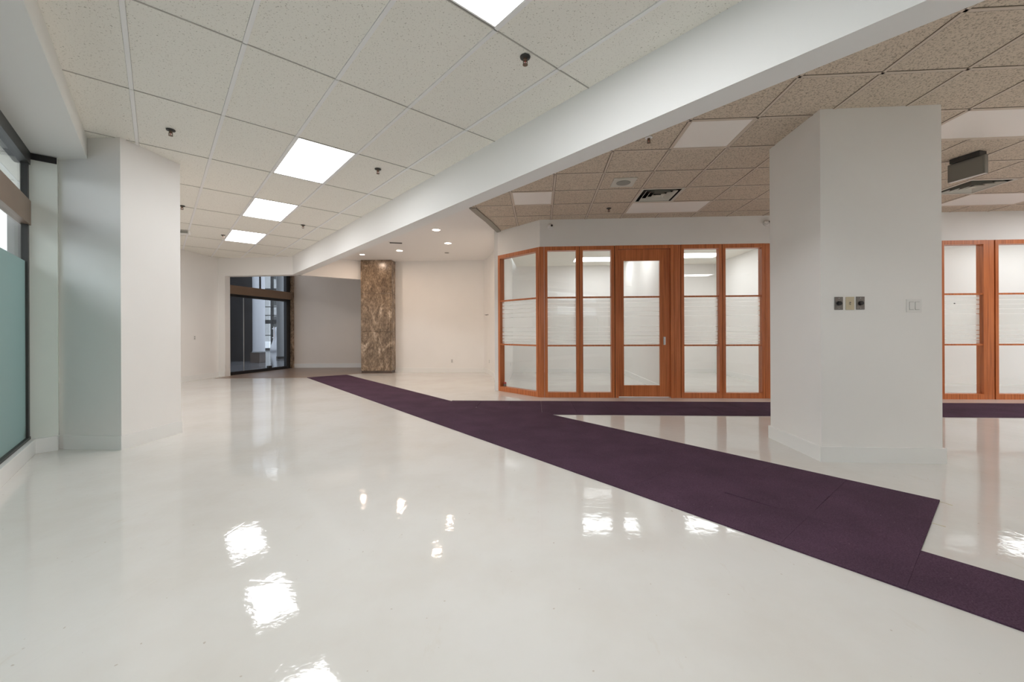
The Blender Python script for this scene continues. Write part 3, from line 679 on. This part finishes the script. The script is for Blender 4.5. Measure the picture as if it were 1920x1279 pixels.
def sprinkler(u, frame, label, esc='tee', z=ZC):
    c = frame(*u)
    t = thing('sprinkler_head', label, 'sprinkler', (c[0], c[1], z), 0.3, 'pendant sprinklers')
    B().lathe([(0.038, 0.0), (0.036, -0.008), (0.02, -0.012)], 18).obj('escutcheon', M[esc], t)
    B().lathe([(0.014, -0.008), (0.014, -0.028), (0.009, -0.032)], 12).obj('body', M['brass'], t)
    for x0 in (-0.016, 0.012): B().box(x0, x0+0.004, -0.004, 0.004, -0.055, -0.026).obj('yoke_arm', M['brass'], t)
    B().lathe([(0.003, -0.03), (0.003, -0.05)], 8).obj('bulb', M['red'], t)
    B().lathe([(0.018, -0.054), (0.019, -0.058)], 14).obj('deflector', M['brass'], t)
sprinkler((3.53, -1.9), L, 'pendant sprinkler beside the lit panel cut off by the photo top', 'darkmetal')
sprinkler((0.42, 3.06), L, 'pendant sprinkler above the white column by the green glass', 'darkmetal')
sprinkler((3.56, 2.42), L, 'pendant sprinkler between the largest whole lit panel and the beam', 'darkmetal')
sprinkler((0.73, 7.94), L, 'pendant sprinkler peeking past the edge of the window column', 'darkmetal')
sprinkler((3.57, 7.98), L, 'pendant sprinkler between the middle-sized lit panel and the beam', 'darkmetal')
sprinkler((1.9, 11.07), L, 'tiny pendant sprinkler touching the smallest lit panel', 'darkmetal')
sprinkler((2.5, -0.5), R, 'white-ringed sprinkler in the tan ceiling at the beam edge')
sprinkler((2.5, 3.42), R, 'dark sprinkler in the tan ceiling in front of the office door', 'darkmetal')
c = L(0.86, 11.12)
t = thing('emergency_light', 'small white ceiling box beyond the window column', 'emergency light', (c[0], c[1], ZC), 0.4)
B().box(-0.11, 0.11, -0.05, 0.05, -0.075, 0).obj('housing', M['white_pl'], t, bevel=0.006); B().box(-0.09, 0.09, -0.056, -0.05, -0.06, -0.015).obj('lens', M['grey_pl'], t)

def diffuser(cc, label):
    c = R(cc[0]+0.5, cc[1]+0.5)
    t = thing('air_diffuser', label, 'air vent', (c[0], c[1], ZC), THR, 'square air diffusers')
    def ring(r0, r1, z0, z1, name, mat):       # sloped square cone
        b = B(); k = 0
        for r, z in ((r0, z0), (r1, z1), (r1-0.006, z1), (r0-0.006, z0+0.002)): b.v += [(-r, -r, z), (r, -r, z), (r, r, z), (-r, r, z)]
        for j in range(4):
            for i in range(4):
                a0 = j*4+i; a1 = j*4+(i+1) % 4; n = ((j+1) % 4)*4; b.f.append((a0, a1, n+(i+1) % 4, n+i))
        b.obj(name, M[mat], t)
    w = T/2-0.012
    B().box(-w, w, -w, -w+0.03, 0, 0.006).box(-w, w, w-0.03, w, 0, 0.006).box(-w, -w+0.03, -w+0.03, w-0.03, 0, 0.006).box(w-0.03, w, -w+0.03, w-0.03, 0, 0.006).obj('frame', M['diffuser'], t)
    B().box(-w+0.01, w-0.01, -w+0.01, w-0.01, 0.085, 0.09).obj('duct', M['black'], t)
    ring(w-0.026, w-0.034, 0.001, 0.085, 'throat', 'black')
    for r in (0.222, 0.155, 0.092): ring(r, r-0.03, -0.008, 0.026, 'louver', 'diffuser')
    B().box(-0.04, 0.04, -0.04, 0.04, -0.010, -0.004).obj('center_plate', M['diffuser'], t)
diffuser((3, 2), 'square louvered air diffuser above the office door')
diffuser((10, 2), 'square louvered air diffuser below the grey sign box past the column')
c = R(2.5, 1.56)
t = thing('ceiling_speaker', 'square white ceiling speaker with a round grey grille', 'speaker', (c[0], c[1], ZC), THR)
B().box(-0.15, 0.15, -0.16, 0.16, -0.006, 0.003).obj('plate', M['ivory'] if False else M['diffuser'], t, bevel=0.003); B().lathe([(0.093, -0.0065), (0.09, -0.011), (0.001, -0.012)], 28).obj('grille', M['grey_pl'], t)
# exit box
t = thing('sign_box', 'dark grey blank sign box hung from the tan ceiling', 'exit sign', (5.19, 4.60, ZC), math.atan2(-(-0.22), 0.97) )
t.rotation_euler = (0, 0, math.atan2(0.22, 0.97))
B().box(-0.055, 0.055, -0.13, 0.13, -0.05, 0).obj('canopy', M['darkmetal'], t)
B().box(-0.025, 0.025, -0.16, 0.165, -0.255, -0.05).obj('body', M['sign'], t, bevel=0.004)
B().box(-0.03, -0.025, -0.145, 0.15, -0.24, -0.065).obj('face', M['sign'], t)
B().box(-0.022, 0.022, -0.155, 0.16, -0.258, -0.255).obj('lens', M['white_pl'], t)

# recessed downlights
def downlight(x, y, r, label):
    t = thing('downlight', label, 'downlight', (x, y, ZP), 0, 'recessed downlights')
    b = B(); n = 24
    for rr, z in ((r+0.012, -0.003), (r, -0.004), (r, 0.004), (r+0.012, 0.004)):
        for i in range(n): b.v.append((rr*math.cos(2*math.pi*i/n), rr*math.sin(2*math.pi*i/n), z))
    for j in range(4):
        for i in range(n): b.f.append((j*n+i, j*n+(i+1) % n, ((j+1) % 4)*n+(i+1) % n, ((j+1) % 4)*n+i))
    b.obj('trim_ring', M['white_pl'], t)
    B().lathe([(r-0.001, -0.003), (r-0.001, -0.001)], 24).obj('lens', M['down'], t)
    ld = bpy.data.lights.new('downlight_lamp', 'AREA'); ld.shape = 'DISK'; ld.size = r*2; ld.energy = DOWN_W; ld.color = (1.0, 0.76, 0.58)
    lo = bpy.data.objects.new('downlight_lamp', ld); COL.objects.link(lo); lo.location = (0, 0, -0.008); lo.parent = t
downlight(-1.51, 8.11, 0.075, 'warm downlight closest to the curved tan ceiling edge')
downlight(-1.47, 9.34, 0.075, 'warm downlight in front of the plain white wall')
downlight(-2.82, 10.17, 0.075, 'warm downlight beside the top of the stone column')
downlight(-3.94, 10.66, 0.06, 'small warm downlight between the beam end and the stone column')
t = thing('slot_vent', 'dark slot vent in the drywall ceiling near the stone column', 'air vent', (-2.65, 9.26, ZP), 0.25)
B().box(-0.15, 0.15, -0.07, 0.07, -0.008, 0).obj('frame', M['white_pl'], t)
for i in range(4): B().box(-0.135, 0.135, -0.055+i*0.03, -0.038+i*0.03, -0.011, -0.007).obj('slot', M['black'], t)
t = thing('flat_cover', 'small grey cover in the drywall ceiling above the white wall', 'ceiling cover', (-1.68, 10.48, ZP))
B().lathe([(0.06, 0), (0.055, -0.008), (0.001, -0.01)], 20).obj('plate', M['grey_pl'], t)

# security cameras on the bulkhead
def seccam(x, label, z=3.03):
    c = P(sP(x), 0); t = thing('security_camera', label, 'camera', (c[0], c[1], z), THP, 'dome cameras on the bulkhead')
    B().lathe([(0.055, 0), (0.055, -0.018), (0.045, -0.024)], 20, (0, 0), 'Y').obj('mount', M['white_pl'], t)
    b = B().lathe([(0.001, -0.09), (0.025, -0.085), (0.042, -0.065), (0.047, -0.045), (0.042, -0.024)], 18, (0, 0), 'Y').obj('ball', M['white_pl'], t, smooth=True)
    B().lathe([(0.018, -0.096), (0.018, -0.085)], 12, (0.018, 0.0), 'Y').obj('lens', M['black'], t)
seccam(1033, 'small white dome camera beside the partition corner')
seccam(1437, 'small dome camera half hidden by the plain white column')

# ================================================================== WALL PLATES
def on_col(x, y):                              # pixel on the broad column's front face -> local x, z
    u, v = ray(x, y); c_, s_ = math.cos(THR), math.sin(THR)
    o = (2.77, 3.626); n = (-s_, c_); k = n[0]*o[0]+n[1]*o[1]; Z = k/(n[0]*u+n[1])
    return (u*Z-o[0])*c_+(Z-o[1])*s_, v*Z+HC
def wplate(name, x, y, label, kind):
    s, z = on_col(x, y); c = fr((2.77, 3.626), THR, s, 0)
    t = thing(name, label, 'wall plate', (c[0], c[1], z), THR)
    w = 0.035 if kind != 'rocker' else 0.062
    B().box(-w, w, -0.007, 0, -0.0575, 0.0575).obj('plate', M[{'knob': 'steel', 'toggle': 'ivory', 'rocker': 'white_pl'}[kind]], t, bevel=0.002)
    if kind == 'knob':
        B().lathe([(0.02, -0.007), (0.018, -0.024), (0.014, -0.026)], 18, (0, 0.0), 'Y').obj('knob', M['black'], t)
        for zz in (-0.045, 0.045): B().lathe([(0.0035, -0.008), (0.003, -0.009)], 8, (0, zz), 'Y').obj('screw', M['chrome'], t)
    elif kind == 'toggle':
        B().box(-0.006, 0.006, -0.009, -0.007, -0.013, 0.013).obj('slot', M['steel'], t); B().box(-0.004, 0.004, -0.02, -0.007, -0.008, 0.002).obj('toggle', M['ivory'], t)
    else:
        for dx in (-0.024, 0.024):
            B().box(dx-0.0185, dx+0.0185, -0.0078, -0.007, -0.035, 0.035).obj('recess', M['grey_pl'], t)
            B().box(dx-0.0165, dx+0.0165, -0.011, -0.0075, -0.0325, 0.0325).obj('rocker', M['white_pl'], t)
wplate('dimmer_plate', 1572, 569, 'steel dimmer plate with black knob, first of the three on the column', 'knob')
wplate('switch_plate', 1593, 569, 'ivory toggle switch plate between two steel dimmer plates', 'toggle')
wplate('dimmer_plate', 1612.5, 568.5, 'steel dimmer plate with black knob closest to the white double switch', 'knob')
wplate('rocker_switch', 1713, 573.5, 'white double rocker switch plate on the broad column', 'rocker')
def outlet(x, y, z, rz, label):
    t = thing('wall_outlet', label, 'outlet', (x, y, z), rz)
    B().box(-0.035, 0.035, -0.006, 0, -0.0575, 0.0575).obj('plate', M['white_pl'], t, bevel=0.002)
    for dz in (-0.022, 0.022): B().box(-0.016, 0.016, -0.008, -0.006, dz-0.013, dz+0.013).obj('socket', M['grey_pl'], t)
outlet(-1.73, 11.64, 0.33, -0.0876, 'white outlet low on the plain wall past the stone column')
outlet(-0.045, 10.2, 0.35, 1.52, 'outlet low on the office side wall behind the angled bay')
outlet(-0.62, 11.05, 0.36, -1.28, 'outlet low on the curved end of the white wall')
outlet(-7.853, 10.0, 1.05, 1.57, 'small white plate on the wall beside the entrance')
for x, y, z, lab in ((-0.70, 11.33, 1.64, 'dark cable stub poking from the wall, farther from the angled bay'), (-0.645, 11.19, 1.64, 'dark cable stub poking from the wall, closer to the angled bay')):
    t = thing('cable_stub', lab, 'cable', (x, y, z), -1.2)
    B().lathe([(0.012, 0.0), (0.012, -0.02)], 10, (0, 0), 'Y').obj('collar', M['steel'], t); B().lathe([(0.006, -0.02), (0.005, -0.06)], 8, (0, 0), 'Y').obj('wire', M['black'], t)
def can(x, y, z, label):
    t = thing('small_can', label, 'can', (x, y, z))
    B().lathe([(0.026, 0.0), (0.028, 0.004), (0.028, 0.05), (0.026, 0.054)], 18).obj('body', M['steel'], t)
    B().lathe([(0.029, 0.05), (0.029, 0.075), (0.025, 0.08), (0.001, 0.081)], 18).obj('lid', M['red'], t)
q = PC(0.095, 0.09); can(q[0], q[1], 0.09, 'small red-lidded can on the sill of the angled bay')
q = GF(-0.105, 4.47); can(q[0], q[1], 0.17, 'small red-lidded can behind the corner of the green glass')

# small dark sticker on the bay past the white column; stray adhesive marks beside the carpet
B().fbox(P, sP(1796)-0.012, sP(1796)+0.012, 0.052, 0.055, 1.612, 1.628).obj('sticker', M['black'], w12)
def floor_at(x, y):
    u, v = ray(x, y); Z = -HC/v; return (u*Z, Z)
M['glue'] = plain('yellowed_adhesive', (0.50, 0.43, 0.24), 0.5)
for (a, b, lab) in (((1760, 940), (1786, 948), 'yellowed adhesive mark at the far corner of the carpet runner'), ((1748, 981), (1773, 988), 'yellowed adhesive mark beside the short end of the carpet runner')):
    p, q = floor_at(*a), floor_at(*b); d = (q[0]-p[0], q[1]-p[1]); l = math.hypot(*d); n = (-d[1]/l*0.004, d[0]/l*0.004)
    o = B().prism([(p[0]-n[0], p[1]-n[1]), ((p[0]+q[0])/2-n[0]*0.6, (p[1]+q[1])/2-n[1]*0.6), (q[0]-n[0]*1.3, q[1]-n[1]*1.3), (q[0]+n[0]*1.3, q[1]+n[1]*1.3), ((p[0]+q[0])/2+n[0]*0.5, (p[1]+q[1])/2+n[1]*0.5), (p[0]+n[0], p[1]+n[1])], 0.0, 0.0008).obj('adhesive_mark', M['glue'])
    tag(o, lab, 'adhesive mark')
